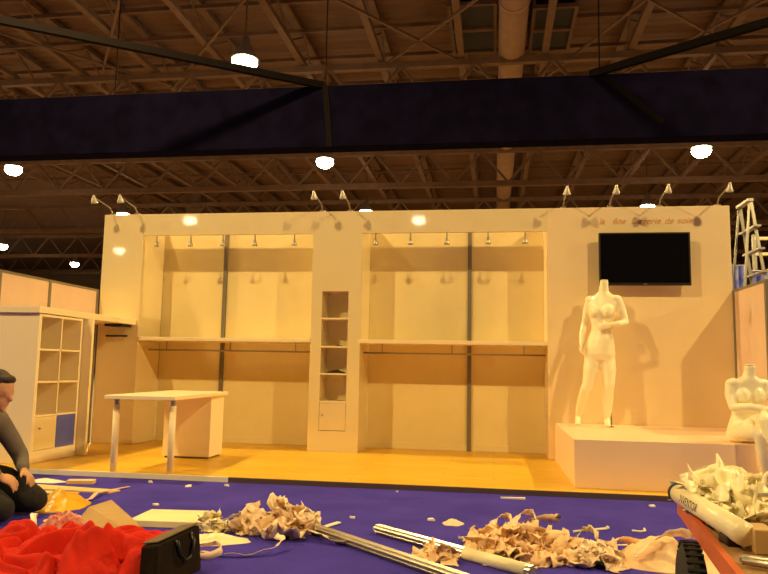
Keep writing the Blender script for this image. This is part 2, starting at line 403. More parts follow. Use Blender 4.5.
# things in the column cubbies
def crumple(name, cx, cy, z, rx, ry, h, m, amp=.5, n=24, seed=0, fq=4, parent=None, th=.002, rot=0, power=1.3, floor=True, billow=False):  # one folded sheet lying in a heap
    mb = MB(); g = []
    for j in range(n+1):
        row = []
        for i in range(n+1):
            u = 2*i/n-1; v = 2*j/n-1
            # square to disc, ragged rim
            px = u*math.sqrt(1-v*v/2); py = v*math.sqrt(1-u*u/2); r = min(1, math.hypot(px, py)); a = math.atan2(py, px)
            rr = 1+.28*noise.noise(V((math.cos(a)*1.3, math.sin(a)*1.3, seed*3.1)))
            q = V((px*fq*.5, py*fq*.5, seed*7.7))
            wv = V((noise.noise(q*1.1+V((5, 0, 0))), noise.noise(q*1.1+V((0, 9, 0))), 0))
            q2 = q+wv*.8
            rid = 1-abs(noise.noise(q2*1.1))*2.2; rid2 = (1-abs(noise.noise(q2*2.3+V((3, 3, 3))))*2)
            if billow: rid, rid2 = abs(noise.noise(q2*1.25))*2.6-.25, abs(noise.noise(q2*2.6+V((3, 3, 3))))*2.2-.2
            hh = h*max(0, (1-r**power))*(1-amp+amp*(.7*rid+.3*rid2)) + .10*h*amp*max(0, rid2)*(1-r*.8)
            x = px*rr*rx+wv.x*.12*rx*(1-r); y_ = py*rr*ry+wv.y*.12*ry*(1-r)
            c, s = math.cos(rot), math.sin(rot)
            row.append(mb.bm.verts.new((cx+x*c-y_*s, cy+x*s+y_*c, z+max(.003, hh) if floor else z+hh)))
        g.append(row)
    top = []
    for j in range(n):
        for i in range(n): top.append(mb.bm.faces.new((g[j][i], g[j][i+1], g[j+1][i+1], g[j+1][i])))
    # flat underside closes the heap
    rim = [g[0][i] for i in range(n)]+[g[j][n] for j in range(n)]+[g[n][i] for i in range(n, 0, -1)]+[g[j][0] for j in range(n, 0, -1)]
    low = [mb.bm.verts.new((v.co.x, v.co.y, z)) for v in rim]
    K = len(rim)
    for k in range(K): mb.bm.faces.new((rim[k], low[k], low[(k+1) % K], rim[(k+1) % K]))
    mb.bm.faces.new(low)
    return mb.build(name, m, parent, True)
def heap(name, cx, cy, z, rx, ry, h, m, count=26, size=.10, seed=0, n=10, thick=.0015, power=1.2):   # crumpled thin sheets tossed together, one thing
    rnd = random.Random(seed); mb = MB()
    for c in range(count):
        a = rnd.uniform(0, 2*PI); rr = math.sqrt(rnd.random())*.9
        px, py = cx+math.cos(a)*rr*rx, cy+math.sin(a)*rr*ry
        top = h*(1-rr**power); pz = z+max(.012, top*rnd.uniform(.35, .95))
        R = Matrix.Rotation(rnd.uniform(0, 2*PI), 3, 'Z') @ Matrix.Rotation(rnd.uniform(-1.1, 1.1), 3, 'X') @ Matrix.Rotation(rnd.uniform(-.8, .8), 3, 'Y')
        sx, sy = size*rnd.uniform(.6, 1.3), size*rnd.uniform(.35, 1.0); bend = rnd.uniform(-2.4, 2.4); sd = rnd.uniform(0, 50)
        g = []
        for j in range(n+1):
            row = []
            for i in range(n+1):
                u = 2*i/n-1; v = 2*j/n-1
                p = V((u*sx, v*sy, 0)); nv = noise.noise_vector(V((u*1.7, v*1.7, sd)))*size*.55
                p += nv; p.z += size*.5*math.cos(u*bend)*bend*.3+size*.25*abs(noise.noise(V((u*3, v*3, sd+9))))
                q = V((px, py, pz))+R @ p; q.z = max(q.z, z+.003+.004*rnd.random())
                row.append(mb.bm.verts.new(q))
            g.append(row)
        for j in range(n):
            for i in range(n): mb.bm.faces.new((g[j][i], g[j][i+1], g[j+1][i+1], g[j+1][i]))
    o = mb.build(name, m, None, True)
    md = o.modifiers.new('thickness', 'SOLIDIFY'); md.thickness = thick
    return o
tag(crumple('folded_cloth', -1.87, D+.13, .909, .13, .10, .05, 'vent', .5, 16, 3), 'crumpled dark cloth lying in the third cubby of the column', 'cloth')
tag(crumple('folded_cloth', -1.84, D+.12, 1.229, .07, .07, .02, 'vent', .5, 12, 5), 'flat dark scrap of cloth lying in the second cubby of the column', 'cloth')

# table with pedestal
tb = thing('table', (-3.19, 6.9, 0), 'white rectangular table on two tube legs and a box pedestal, near the booth front', 'table')
R3 = Matrix.Rotation(math.radians(3.2), 3, 'Z')
MB().box(-3.52, -2.86, 6.13, 7.68, .655, .69, R3).build('table_top', 'white', tb, bevel=.004)
for lx, ly in ((-3.42, 6.245), (-2.885, 6.27)):
    lg = MB().cyl((lx, ly, 0), (lx, ly, .60), .030, n=20).build('leg', 'white', tb, True)
    MB().cyl((lx, ly, .60), (lx, ly, .655), .022, n=16).box(lx-.05, lx+.05, ly-.05, ly+.05, .65, .656).build('socket', 'alud', lg)
pd = MB().box(-3.46, -2.94, 7.31, 7.67, .02, .655).build('pedestal', 'white', tb, bevel=.003)
MB().box(-3.44, -2.96, 7.33, 7.65, 0, .02).build('plinth', 'frame', pd)

# television
tv = thing('television', (1.64, 8.25, 1.93), 'black flat television mounted on the cream wall above the standing mannequin', 'television')
MB().box(1.155, 2.125, 8.19, 8.235, 1.935, 2.525).build('casing', 'black', tv, bevel=.006)
MB().box(1.175, 2.105, 8.186, 8.19, 1.965, 2.507).build('screen', 'screen', tv)
MB().box(1.45, 1.85, 8.235, D-.002, 2.05, 2.4).build('bracket', 'black', tv)
MB().box(1.625, 1.66, 8.184, 8.189, 1.945, 1.953).build('logo', 'alu', tv)
# script lettering on the wall
def text(name, s, size, loc, rot, m, label, shear=.35, parent=None, ext=.002):
    cu = bpy.data.curves.new(name, 'FONT'); cu.body = s; cu.size = size; cu.shear = shear; cu.extrude = ext; cu.align_x = 'CENTER'; cu.space_word = 1.5
    o = bpy.data.objects.new(name, cu); COL.objects.link(o); bpy.context.view_layer.update()
    me = bpy.data.meshes.new_from_object(o.evaluated_get(bpy.context.evaluated_depsgraph_get()))
    bpy.data.objects.remove(o); o = bpy.data.objects.new(name, me); COL.objects.link(o)
    me.materials.clear(); me.materials.append(M[m])
    if parent is not None: o.parent = parent; loc = V(loc)-world_loc(parent)
    o.location = loc; o.rotation_euler = rot
    if label: tag(o, label, 'lettering')
    return o
wl_ = thing('wall_lettering', (1.67, D-.003, 2.655), 'thin orange slanted lettering across the wall above the television', 'lettering')
for wd, wx_ in (('la', 1.21), ('fine', 1.40), ('Lingerie', 1.69), ('de', 1.94), ('soie', 2.11)): text('word', wd, .10, (wx_, D-.003, 2.655), (PI/2, 0, 0), 'script', None, parent=wl_)

# pendants under the header
PX = [(-4.18, -3.73, -3.31, -2.90, -2.40), (-1.40, -.98, -.55, -.07, .355)]
for s, xs in zip(('left', 'right'), PX):
    for i, x in enumerate(xs):
        y = D+.02; t = thing('pendant_lamp', (x, y, 2.44), '%s from the left of five small pendant lamps under the header of the %s bay' % (ORD[i], s), 'lamp', 'pendant lamps in the bays')
        MB().cyl((x, y, 2.52), (x, y, 2.58), .007).build('stem', 'arm', t)
        MB().lathe((x, y, 2.44), [(.034, 0), (.030, .02), (.016, .055), (.010, .085), (0, .087)], 14).build('shade', 'spot', t, True)
# arm spotlights on top of the wall
for i, (x, lb) in enumerate(((-4.80, 'at the left end of the wall top'), (-4.46, 'second from the left, over the pier edge'), (-2.06, 'over the left edge of the column'), (-1.72, 'over the right edge of the column'),
                             (.79, 'leftmost of the four above the television wall'), (1.31, 'second of the four above the television wall'), (1.85, 'third of the four above the television wall'), (2.47, 'rightmost, at the right end of the wall top'))):
    t = thing('arm_spotlight', (x, D+.03, 2.85), 'small arm spotlight '+lb, 'lamp', 'arm spotlights along the wall top')
    MB().box(x-.03, x+.03, D+.005, D+.065, 2.85, 2.868).build('clamp', 'arm', t)
    MB().tube([(x, D+.035, 2.86), (x, D-.05, 2.93), (x, D-.36, 2.97)], .008).build('arm', 'arm', t)
    hd = MB().lathe((x, D-.40, 2.905), [(.040, 0), (.038, .02), (.026, .055), (.016, .085), (.012, .10), (0, .102)], 14, (0, -.35, 1)).build('head', 'spot', t, True)

# ------------------------------------------------------------------ platform and mannequins
pf = MB().box(.675, 2.58, 6.415, D-.002, 0, .405).build('platform', 'plinthw', bevel=.003)
tag(pf, 'low white display platform in front of the television wall carrying the mannequins', 'platform')

def rotz(c, p, a):
    x, y = p[0], p[1]; return (c[0]+x*math.cos(a)-y*math.sin(a), c[1]+x*math.sin(a)+y*math.cos(a), p[2])
def hand(mb, wrist, dirv, palmn, sc=1.0, curl=.25, thumb=1):
    w_ = V(wrist); dv = V(dirv).normalized(); n = V(palmn); n = (n-dv*n.dot(dv)).normalized(); side = dv.cross(n)
    L = .085*sc
    rot = Matrix((side, dv, n)).transposed()
    mb.ball(w_+dv*L*.55, 1, 3, (.040*sc, .055*sc, .017*sc), rot)
    for i, (o, fl) in enumerate(((-.030, .062), (-.010, .072), (.010, .068), (.029, .054))):
        a = w_+dv*L*.85+side*o*sc; b = a+(dv*math.cos(curl)+n*math.sin(curl))*fl*.5*sc+side*o*.12*sc; c = b+(dv*math.cos(curl*2.4)+n*math.sin(curl*2.4))*fl*.5*sc
        mb.chain([a, b, c], [.0095*sc, .0088*sc, .0072*sc], 8)
    a = w_+dv*L*.25+side*(-.032*thumb)*sc; b = a+(dv*.7-side*.6*thumb+n*.3).normalized()*.038*sc; c = b+(dv*.9-side*.2*thumb+n*.35).normalized()*.03*sc
    mb.chain([a, b, c], [.012*sc, .0105*sc, .0085*sc], 8)
def foot(mb, ankle, toe, sc=1.0):
    a, t = V(ankle), V(toe); dv = (t-a)
    heel = a-V((dv.x, dv.y, 0)).normalized()*.03*sc-V((0, 0, .02*sc))
    mid = a.lerp(t, .55)+V((0, 0, .012*sc))
    mb.chain([heel, mid, t], [.030*sc, .034*sc, .020*sc]); mb.chain([a, mid], [.034*sc, .032*sc])
    side = V((-dv.y, dv.x, 0)).normalized()
    for k in range(-2, 3):
        q = t+side*.013*k*sc; mb.chain([q-V((dv.x, dv.y, 0)).normalized()*.02*sc, q+V((dv.x, dv.y, 0)).normalized()*(.018-.003*abs(k))*sc], [.012*sc, .009*sc], 8)

m1 = thing('standing_mannequin', (1.08, 8.0, .405), 'glossy white headless female mannequin standing on the platform, one arm across its waist', 'mannequin')
b = MB()
yaw = math.radians(-22)
b.loft([((1.175, 7.985, 1.955), .046, .046, 0), ((1.172, 7.99, 1.90), .046, .047, 0), ((1.17, 8.0, 1.84), .056, .055, 0), ((1.17, 8.01, 1.805), .105, .068, yaw), ((1.168, 8.015, 1.77), .162, .078, yaw), ((1.165, 8.01, 1.71), .166, .09, yaw),
        ((1.16, 8.0, 1.64), .146, .10, yaw), ((1.152, 8.0, 1.56), .130, .095, yaw), ((1.145, 8.0, 1.47), .106, .080, yaw), ((1.138, 8.0, 1.41), .108, .082, yaw), ((1.125, 8.0, 1.33), .142, .10, yaw),
        ((1.115, 8.0, 1.24), .163, .115, yaw), ((1.11, 8.0, 1.17), .166, .118, yaw), ((1.11, 8.0, 1.11), .150, .105, yaw), ((1.115, 8.0, 1.07), .07, .06, yaw)])
for s in (-1, 1):
    c = rotz((1.16, 8.0), (.068*s, -.066, 1.628), yaw); b.ball(c, .066, 3, (.95, .95, 1.1)); b.ball((c[0]-.006, c[1]-.022, c[2]-.022), .046, 3)
    c = rotz((1.11, 8.0), (.075*s, .075, 1.17), yaw); b.ball(c, .082, 3)
    c = rotz((1.168, 8.015), (.128*s, 0, 1.762), yaw); b.ball(c, .056, 3, (1.25, 1, .8))
b.chain([(1.045, 8.0, 1.14), (1.02, 7.97, 1.0), (.985, 7.95, .84), (.962, 7.95, .80), (.935, 8.02, .68), (.915, 8.08, .58), (.90, 8.13, .475)], [.088, .080, .060, .055, .054, .044, .029])
b.chain([(1.19, 8.0, 1.14), (1.20, 7.96, 1.0), (1.195, 7.92, .84), (1.192, 7.92, .80), (1.19, 7.965, .68), (1.187, 7.975, .58), (1.182, 7.985, .475)], [.088, .080, .060, .054, .054, .044, .029])
foot(b, (.90, 8.13, .475), (.885, 8.01, .428)); foot(b, (1.182, 7.985, .475), (1.172, 7.87, .428))
b.chain([(1.035, 8.06, 1.752), (1.008, 8.075, 1.66), (.975, 8.08, 1.50), (.948, 8.04, 1.40), (.925, 7.97, 1.27)], [.050, .044, .036, .035, .024])
hand(b, (.925, 7.97, 1.275), (-.12, -.35, -.9), (.9, -.3, 0), .95, .3, -1)
b.chain([(1.305, 7.965, 1.752), (1.345, 7.955, 1.66), (1.378, 7.93, 1.51), (1.29, 7.85, 1.485), (1.19, 7.83, 1.47)], [.050, .044, .037, .034, .024])
hand(b, (1.195, 7.83, 1.47), (-.95, .04, -.10), (.1, .9, -.1), .95, .25, 1)
b.build('body', 'mann', m1, remesh=.0075, smit=9)
MB().cyl((1.175, 7.985, 1.955), (1.175, 7.985, 1.968), .040, n=24).build('neck_cap', 'white', m1, True)
MB().tube([(1.20, 8.0, .64), (1.222, 7.985, .56), (1.226, 7.98, .46), (1.222, 7.98, .41)], .008).cyl((1.222, 7.98, .405), (1.222, 7.98, .413), .03).build('support_rod', 'frame', m1, True)
MB().tube([(1.20, 8.0, .64), (1.19, 7.98, .63)], .008).build('rod_pin', 'frame', m1, True)

m2 = thing('seated_mannequin', (2.14, 6.66, .405), 'white headless mannequin seated on the right end of the platform with legs crossed', 'mannequin')
b = MB(); yw = math.radians(8)
b.loft([((2.165, 6.60, 1.055), .044, .044, 0), ((2.163, 6.605, 1.01), .044, .045, 0), ((2.16, 6.615, .965), .055, .055, 0), ((2.155, 6.62, .94), .10, .066, yw), ((2.15, 6.63, .91), .150, .078, yw), ((2.147, 6.64, .86), .154, .09, yw),
        ((2.143, 6.65, .79), .136, .098, yw), ((2.14, 6.66, .72), .122, .092, yw), ((2.135, 6.67, .64), .110, .085, yw), ((2.13, 6.68, .56), .130, .105, yw), ((2.13, 6.68, .49), .152, .125, yw), ((2.13, 6.675, .43), .150, .13, yw), ((2.13, 6.67, .407), .12, .11, yw)])
for s in (-1, 1):
    c = rotz((2.145, 6.64), (.064*s, -.064, .80), yw); b.ball(c, .062, 3, (.95, .95, 1.1)); b.ball((c[0], c[1]-.02, c[2]-.02), .044, 3); c = rotz((2.15, 6.63), (.118*s, 0, .905), yw); b.ball(c, .054, 3, (1.25, 1, .8))
b.chain([(2.06, 6.64, .49), (2.08, 6.48, .505), (2.11, 6.33, .51), (2.13, 6.30, .49), (2.15, 6.30, .33), (2.17, 6.33, .20), (2.18, 6.36, .05)], [.082, .075, .058, .055, .052, .042, .028])
b.chain([(2.21, 6.64, .50), (2.21, 6.48, .575), (2.17, 6.30, .63), (2.15, 6.255, .615), (2.19, 6.20, .46), (2.225, 6.18, .33), (2.255, 6.17, .20)], [.082, .075, .058, .055, .052, .042, .028])
foot(b, (2.18, 6.36, .05), (2.19, 6.22, .035)); foot(b, (2.255, 6.17, .20), (2.29, 6.07, .13))
b.chain([(2.012, 6.62, .895), (1.995, 6.60, .80), (2.005, 6.55, .70), (2.09, 6.42, .715), (2.19, 6.33, .705)], [.046, .042, .036, .032, .024])
hand(b, (2.185, 6.335, .705), (.85, -.45, -.15), (-.2, -.1, -1), .9, .35, 1)
b.chain([(2.30, 6.64, .895), (2.325, 6.60, .80), (2.315, 6.52, .68), (2.20, 6.43, .645), (2.11, 6.44, .615)], [.046, .042, .036, .032, .024])
hand(b, (2.112, 6.44, .615), (-.75, .05, -.62), (.4, .5, -.6), .9, .35, -1)
b.build('body', 'mann', m2, remesh=.0075, smit=9)
MB().cyl((2.165, 6.60, 1.055), (2.165, 6.60, 1.066), .038, n=24).build('neck_cap', 'white', m2, True)

# ------------------------------------------------------------------ beyond the right wall
ld = thing('stepladder', (3.2, 9.8, -.05), 'tall aluminium stepladder standing open behind the low right side wall', 'ladder')
ap = 3.2
for s in (0, 1):
    yy = 9.6+.4*s
    MB().bar((3.235, yy, ap), (3.62, yy-.12+.24*s, -.05), .034, .024, (0, 1, 0)).build('rail', 'alud', ld)
    MB().bar((3.215, yy, ap-.05), (2.92, yy-.12+.24*s, -.05), .026, .02, (0, 1, 0)).build('rear_rail', 'alud', ld)
for k in range(1, 11):
    z = -.05+k*.29; xr = 3.62-(z+.05)*(.385/3.25)
    MB().box(xr-.04, xr+.04, 9.5, 10.1, z-.012, z+.012).build('rung', 'alud', ld)
MB().box(3.19, 3.26, 9.57, 10.03, ap-.02, ap+.015).build('top_cap', 'alud', ld)
for i, (x, lb) in enumerate(((3.42, 'blue and white cloth banner hanging behind the stepladder, left of the pair'), (3.85, 'blue and white cloth banner hanging behind the stepladder, right of the pair'))):
    t = thing('cloth_banner', (x, 11, .0), lb, 'banner')
    mb = MB(); n = 20; A = [];
    for k in range(n+1):
        xx_ = x-.18+.36*k/n; yy = 11+.03*math.sin(k*1.3+i)
        A.append((mb.bm.verts.new((xx_, yy, 1.2)), mb.bm.verts.new((xx_, yy, 2.55-.08*i)), mb.bm.verts.new((xx_, yy+.006, 2.55-.08*i)), mb.bm.verts.new((xx_, yy+.006, 1.2))))
    for p, q in zip(A, A[1:]):
        for k in range(4): mb.bm.faces.new((p[k], q[k], q[(k+1) % 4], p[(k+1) % 4]))
    mb.build('cloth', 'bluecl', t)
    MB().cyl((x, 11.04, -.05), (x, 11.04, 2.6), .012).cyl((x-.2, 11.02, 2.56-.08*i), (x+.2, 11.02, 2.56-.08*i), .01).build('pole', 'alud', t)
rk = thing('display_rack', (4.5, 11.5, -.05), 'far open rack with pale horizontal bars at the right edge behind the stepladder', 'rack')
for x in (3.9, 5.4): MB().box(x-.025, x+.025, 11.47, 11.53, -.05, 3.1).build('post', 'alud', rk)
for z in (1.9, 2.45, 2.78, 3.02): MB().box(3.9, 5.4, 11.46, 11.54, z, z+.04).build('bar', 'white', rk)
yl = crumple('plastic_bag', 4.25, 11.5, 2.49, .32, .10, .16, 'yellow', .4, 16, 8); tag(yl, 'yellow plastic bag lying on a bar of the far rack', 'bag')

# ------------------------------------------------------------------ crouching person at the left
ps = thing('person', (-3.5, 4.4, -.04), 'person with short dark hair kneeling at the left edge, grey shirt, black trousers', 'person')
PYC = 4.40   # figure centre line
b = MB()
hx, hy, hz = -3.305, PYC, .775
Rh = Matrix.Rotation(math.radians(18), 3, 'Y')      # head bowed forward
def hp(x, y, z): return V((hx, hy, hz))+Rh @ V((x, y, z))
b.ball(hp(-.005, 0, .02), 1, 3, (.098, .077, .110), Rh); b.ball(hp(.028, 0, -.055), 1, 3, (.066, .060, .068), Rh)
b.chain([hp(.088, 0, .012), hp(.108, 0, -.022)], [.009, .015]); b.ball(hp(.086, 0, -.062), .015, 2, (1, 1.5, .6)); b.ball(hp(.080, 0, -.102), .021, 2)
for sd in (-1, 1):
    b.ball(hp(-.012, .077*sd, -.02), 1, 2, (.021, .010, .033), Rh); b.ball(hp(.082, .031*sd, .008), .010, 2); b.ball(hp(.082, .03*sd, .028), 1, 2, (.010, .020, .007), Rh)
b.chain([hp(-.03, 0, -.05), (-3.40, PYC, .625)], [.056, .062])
b.loft([((-3.62, PYC, .14), .13, .15, 0), ((-3.62, PYC, .24), .15, .165, 0), ((-3.57, PYC, .35), .115, .15, 0), ((-3.51, PYC, .46), .11, .16, 0), ((-3.45, PYC, .565), .095, .175, 0), ((-3.41, PYC, .625), .06, .12, 0), ((-3.40, PYC, .655), .03, .05, 0)])
arm_r = lambda s: [(-3.43, PYC+.175*s, .58), (-3.35, PYC+.225*s, .44), (-3.27, PYC+.225*s, .335), (-3.16, PYC+.12*s, .245)]
leg_r = lambda s: [(-3.60, PYC+.09*s, .20), (-3.34, PYC+.15*s, .165), (-3.10, PYC+.17*s, .055), (-3.40, PYC+.15*s, .02), (-3.70, PYC+.12*s, .015)]
for sd in (-1, 1):
    b.chain(arm_r(sd), [.052, .042, .038, .027])
    hand(b, arm_r(sd)[-1], (.8, -.3*sd, -.4), (0, -.4*sd, -.9), 1.05, .4, sd)
    b.chain(leg_r(sd), [.085, .078, .058, .05, .035])
b.build('body', 'skin', ps, remesh=.010, smit=3)
b = MB()
b.ball(hp(-.030, 0, .042), 1, 3, (.100, .086, .103), Rh); b.ball(hp(-.052, 0, -.02), 1, 3, (.062, .076, .085), Rh); b.ball(hp(.036, 0, .096), 1, 3, (.044, .062, .032), Rh)
for sd in (-1, 1): b.ball(hp(.012, .068*sd, .012), 1, 2, (.022, .014, .045), Rh)
b.build('hair', 'hair', ps, remesh=.009, smit=2)
b = MB()
b.loft([((-3.63, PYC, .22), .165, .185, 0), ((-3.58, PYC, .35), .135, .172, 0), ((-3.52, PYC, .46), .130, .180, 0), ((-3.46, PYC, .565), .115, .192, 0), ((-3.415, PYC, .635), .080, .140, 0), ((-3.395, PYC, .68), .068, .074, 0)])
for sd in (-1, 1): b.chain(arm_r(sd)[:3]+[V(arm_r(sd)[2]).lerp(V(arm_r(sd)[3]), .8)], [.074, .064, .056, .042])
b.build('shirt', 'shirt', ps, remesh=.012, smit=3)
b = MB()
b.loft([((-3.63, PYC, .06), .12, .15, 0), ((-3.63, PYC, .13), .155, .18, 0), ((-3.62, PYC, .24), .172, .19, 0), ((-3.60, PYC, .29), .15, .18, 0)])
for sd in (-1, 1): b.chain(leg_r(sd), [.115, .108, .085, .064, .05])
b.build('trousers', 'trouser', ps, remesh=.012, smit=3)
for sd in (-1, 1):
    b = MB(); b.chain([(-3.69, PYC+.12*sd, .03), (-3.80, PYC+.125*sd, .035), (-3.86, PYC+.13*sd, -.005)], [.046, .046, .030]); b.build('shoe', 'shoe', ps, remesh=.012, smit=2)

ps.location.x += .045

# ------------------------------------------------------------------ litter on the carpet
G = -.04
tag(crumple('red_cloth', -2.22, 3.60, G, .66, .58, .215, 'red', .72, 120, 11, 4.6, power=3.2, billow=True), 'large heap of crumpled red fabric in the left foreground', 'fabric')
tag(crumple('patterned_bag', -2.50, 4.05, G, .17, .10, .15, 'redbag', .4, 30, 4, 4, power=2), 'crumpled red and white patterned plastic bag against the back of the red fabric', 'bag')
tag(MB().ribbon([(-2.62, 3.93, .085), (-2.60, 3.90, .112), (-2.57, 3.84, .116), (-2.53, 3.79, .10), (-2.50, 3.75, .08)], .035, twist=.6).build('white_strap', 'scrap', None, True), 'white strap lying over the top left of the red fabric', 'strap')
# dark bag
bg = thing('tool_bag', (-1.78, 3.82, G), 'dark open bag with a brown flap and strap beside the red fabric', 'bag')
Rb = Matrix.Rotation(math.radians(14), 3, 'Z')
b = MB()
b.loft([((-1.77, 3.75, G), .15, .17, .25), ((-1.77, 3.75, .0), .155, .17, .25), ((-1.775, 3.75, .065), .15, .16, .25)], 4)
bmesh.ops.delete(b.bm, geom=list(b.bm.verts), context='VERTS')
def hexa(mb, lo, hi):
    v = [mb.bm.verts.new(p) for p in lo+hi]
    for q in ((0, 3, 2, 1), (4, 5, 6, 7), (0, 1, 5, 4), (1, 2, 6, 5), (2, 3, 7, 6), (3, 0, 4, 7)): mb.bm.faces.new([v[i] for i in q])
hexa(b, [(-1.49, 3.15, G), (-1.435, 3.54, G), (-1.57, 3.60, G), (-1.61, 3.22, G)], [(-1.50, 3.175, .160), (-1.476, 3.592, .168), (-1.575, 3.58, .150), (-1.605, 3.22, .140)])
b.build('body', 'bag', bg, bevel=.012)
b = MB(); hexa(b, [(-1.515, 3.20, .163), (-1.485, 3.585, .170), (-1.578, 3.585, .152), (-1.607, 3.24, .143)], [(-1.515, 3.20, .171), (-1.485, 3.585, .178), (-1.578, 3.585, .160), (-1.607, 3.24, .151)])
b.build('flap', 'bagtop', bg, bevel=.003)
MB().ribbon([(-1.472, 3.47, .155), (-1.452, 3.46, .12), (-1.446, 3.42, .055), (-1.452, 3.37, .045), (-1.462, 3.33, .08), (-1.476, 3.32, .15)], .025, (0, 1, 0)).build('strap', 'black', bg, True)

b = MB(); hexa(b, [(-2.27, 4.36, G), (-1.76, 4.40, G), (-1.90, 4.76, G), (-2.29, 4.72, G)], [(-2.27, 4.36, .0), (-1.76, 4.40, .0), (-1.90, 4.76, .0), (-2.29, 4.72, .0)])
tag(b.build('foam_board', 'foam', bevel=.003), 'pale rectangular foam board lying on the blue carpet behind the dark bag', 'board')
b = MB(); hexa(b, [(-2.58, 4.25, G), (-2.17, 4.12, G), (-2.10, 4.20, G), (-2.50, 4.50, G)], [(-2.56, 4.40, .06), (-2.25, 4.20, .005), (-2.16, 4.28, .002), (-2.48, 4.53, .085)])
tag(b.build('cardboard_flap', 'card'), 'folded piece of brown cardboard standing behind the red fabric', 'cardboard')
tag(crumple('film_scrap', -2.72, 4.42, G, .16, .09, .06, 'paper', .5, 16, 21, 5), 'small crumpled tan film left of the folded cardboard', 'film')
# yellow things
tag(crumple('yellow_bag', -3.05, 4.86, G, .20, .24, .13, 'yellow', .35, 22, 31, 4, rot=.5), 'bright yellow plastic bag beside the kneeling person', 'bag')
b = MB(); hexa(b, [(-4.3, 5.42, G+.001), (-2.98, 5.40, G+.001), (-2.95, 5.52, G+.001), (-4.3, 5.66, G+.001)], [(-4.3, 5.42, G+.012), (-2.98, 5.40, G+.012), (-2.95, 5.52, G+.012), (-4.3, 5.66, G+.012)])
tag(b.build('yellow_sheet', 'yellowp'), 'long flat yellow sheet lying on the carpet at the left', 'sheet')
b = MB(); hexa(b, [(-4.2, 5.24, G+.001), (-3.2, 5.28, G+.001), (-3.2, 5.35, G+.001), (-4.2, 5.36, G+.001)], [(-4.2, 5.24, G+.01), (-3.2, 5.28, G+.01), (-3.2, 5.35, G+.01), (-4.2, 5.36, G+.01)])
tag(b.build('pale_lath', 'yellowp'), 'narrow pale lath in front of the yellow sheet', 'lath')
tag(MB().box(-3.56, -3.34, 5.74, 5.83, G, -.008, Matrix.Rotation(.25, 3, 'Z')).build('wood_offcut', 'yellowp', bevel=.003), 'short pale wooden offcut on the carpet before the left table leg', 'wood')
tag(crumple('paper_scrap', -3.78, 5.80, G, .16, .08, .035, 'scrap', .5, 12, 41), 'crumpled white paper left of the wooden offcut', 'paper')
tag(MB().ribbon([(-2.98, 5.72, G+.006), (-3.02, 5.5, G+.012), (-3.0, 5.25, G+.03), (-2.96, 5.1, G+.012), (-3.02, 4.98, G+.006)], .035).build('pink_ribbon', 'pinkp', None, True), 'curved pink strip trailing toward the viewer from the yellow sheet', 'strip')

# aluminium profiles
def profile(name, a, b_, r, label, sleeve=None):
    t = thing(name, (V(a)+V(b_))/2, label, 'pole'); t.location.z = G
    dd = (V(b_)-V(a)).normalized(); up = V((0, 0, 1)); sd = dd.cross(up).normalized()
    MB().cyl(a, b_, r*.86, n=8).build('core', 'alud', t)
    for k in range(8):
        an = 2*PI*(k+.5)/8; o = sd*math.cos(an)*r+up*math.sin(an)*r
        MB().cyl(V(a)+o*.93, V(b_)+o*.93, r*.26, n=6).build('ridge', 'alu', t)
    MB().cyl(V(a)-dd*.03, V(a)+dd*.002, r*.45, n=12).build('end_plug', 'scrap', t)
    if sleeve:
        s0, s1 = sleeve; MB().cyl(V(a).lerp(V(b_), s0), V(a).lerp(V(b_), s1), r*1.22, n=16).build('film_sleeve', 'filmw', t, True)
profile('alu_pole', (-1.09, 4.45, G+.028), (-.10, 3.52, G+.028), .028, 'grooved aluminium pole lying on the carpet, left of the two')
profile('alu_pole', (-.71, 4.53, G+.028), (.19, 3.76, G+.028), .028, 'grooved aluminium pole, its near end wrapped in film, right of the two', (.62, .97))
b = MB(); b.bar((-1.12, 4.47, G+.006), (-1.0, 4.75, G+.010), .035, .006)
tag(b.build('white_lath', 'scrap'), 'short white lath leaning on the end of the left aluminium pole', 'lath')

# film heap and ribbons
tag(heap('packing_film', -1.30, 4.42, G, .25, .20, .165, 'film', 34, .10, 51), 'tall crumpled heap of pink packing film in front of the booth centre', 'film')
tag(crumple('pale_film', -1.62, 4.10, G, .24, .12, .06, 'filmw', .5, 30, 52, 4, rot=.4), 'low pale crumpled film between the foam board and the film heap', 'film')
tag(heap('pale_film', -1.72, 4.38, G, .10, .08, .10, 'filmw', 9, .06, 57), 'small upright pale tuft of film beside the foam board', 'film')
def wob(pts, label, wd, m, name='packing_strip', tw=.8, amp=.02, seed=0, n=26, up=(0, 0, 1)):
    pts = [V(p) for p in pts]; out = []
    for k in range(n+1):
        t = k/n*(len(pts)-1); i = min(int(t), len(pts)-2); f_ = t-i
        p0 = pts[max(i-1, 0)]; p1 = pts[i]; p2 = pts[i+1]; p3 = pts[min(i+2, len(pts)-1)]
        q = .5*((2*p1)+(p2-p0)*f_+(2*p0-5*p1+4*p2-p3)*f_*f_+(3*p1-p0-3*p2+p3)*f_**3)
        q += V((noise.noise(V((k*.4, seed, 0))), noise.noise(V((k*.4, seed, 5))), .6*noise.noise(V((k*.4, seed, 9)))))*amp
        q.z = max(q.z, G+wd*.42*abs(math.sin(tw*k/n))+.003); out.append(q)
    o = MB().ribbon(out, wd, up, .002, tw).build(name, m, None, True)
    return tag(o, label, 'strip', 'loose packing strips on the carpet')
wob([(-1.62, 3.86, G+.01), (-1.45, 3.80, G+.015), (-1.25, 3.85, G+.02), (-1.16, 4.0, G+.05), (-1.22, 4.06, G+.07)], 'curled pink strip looping in front of the film heap', .035, 'film', seed=1)
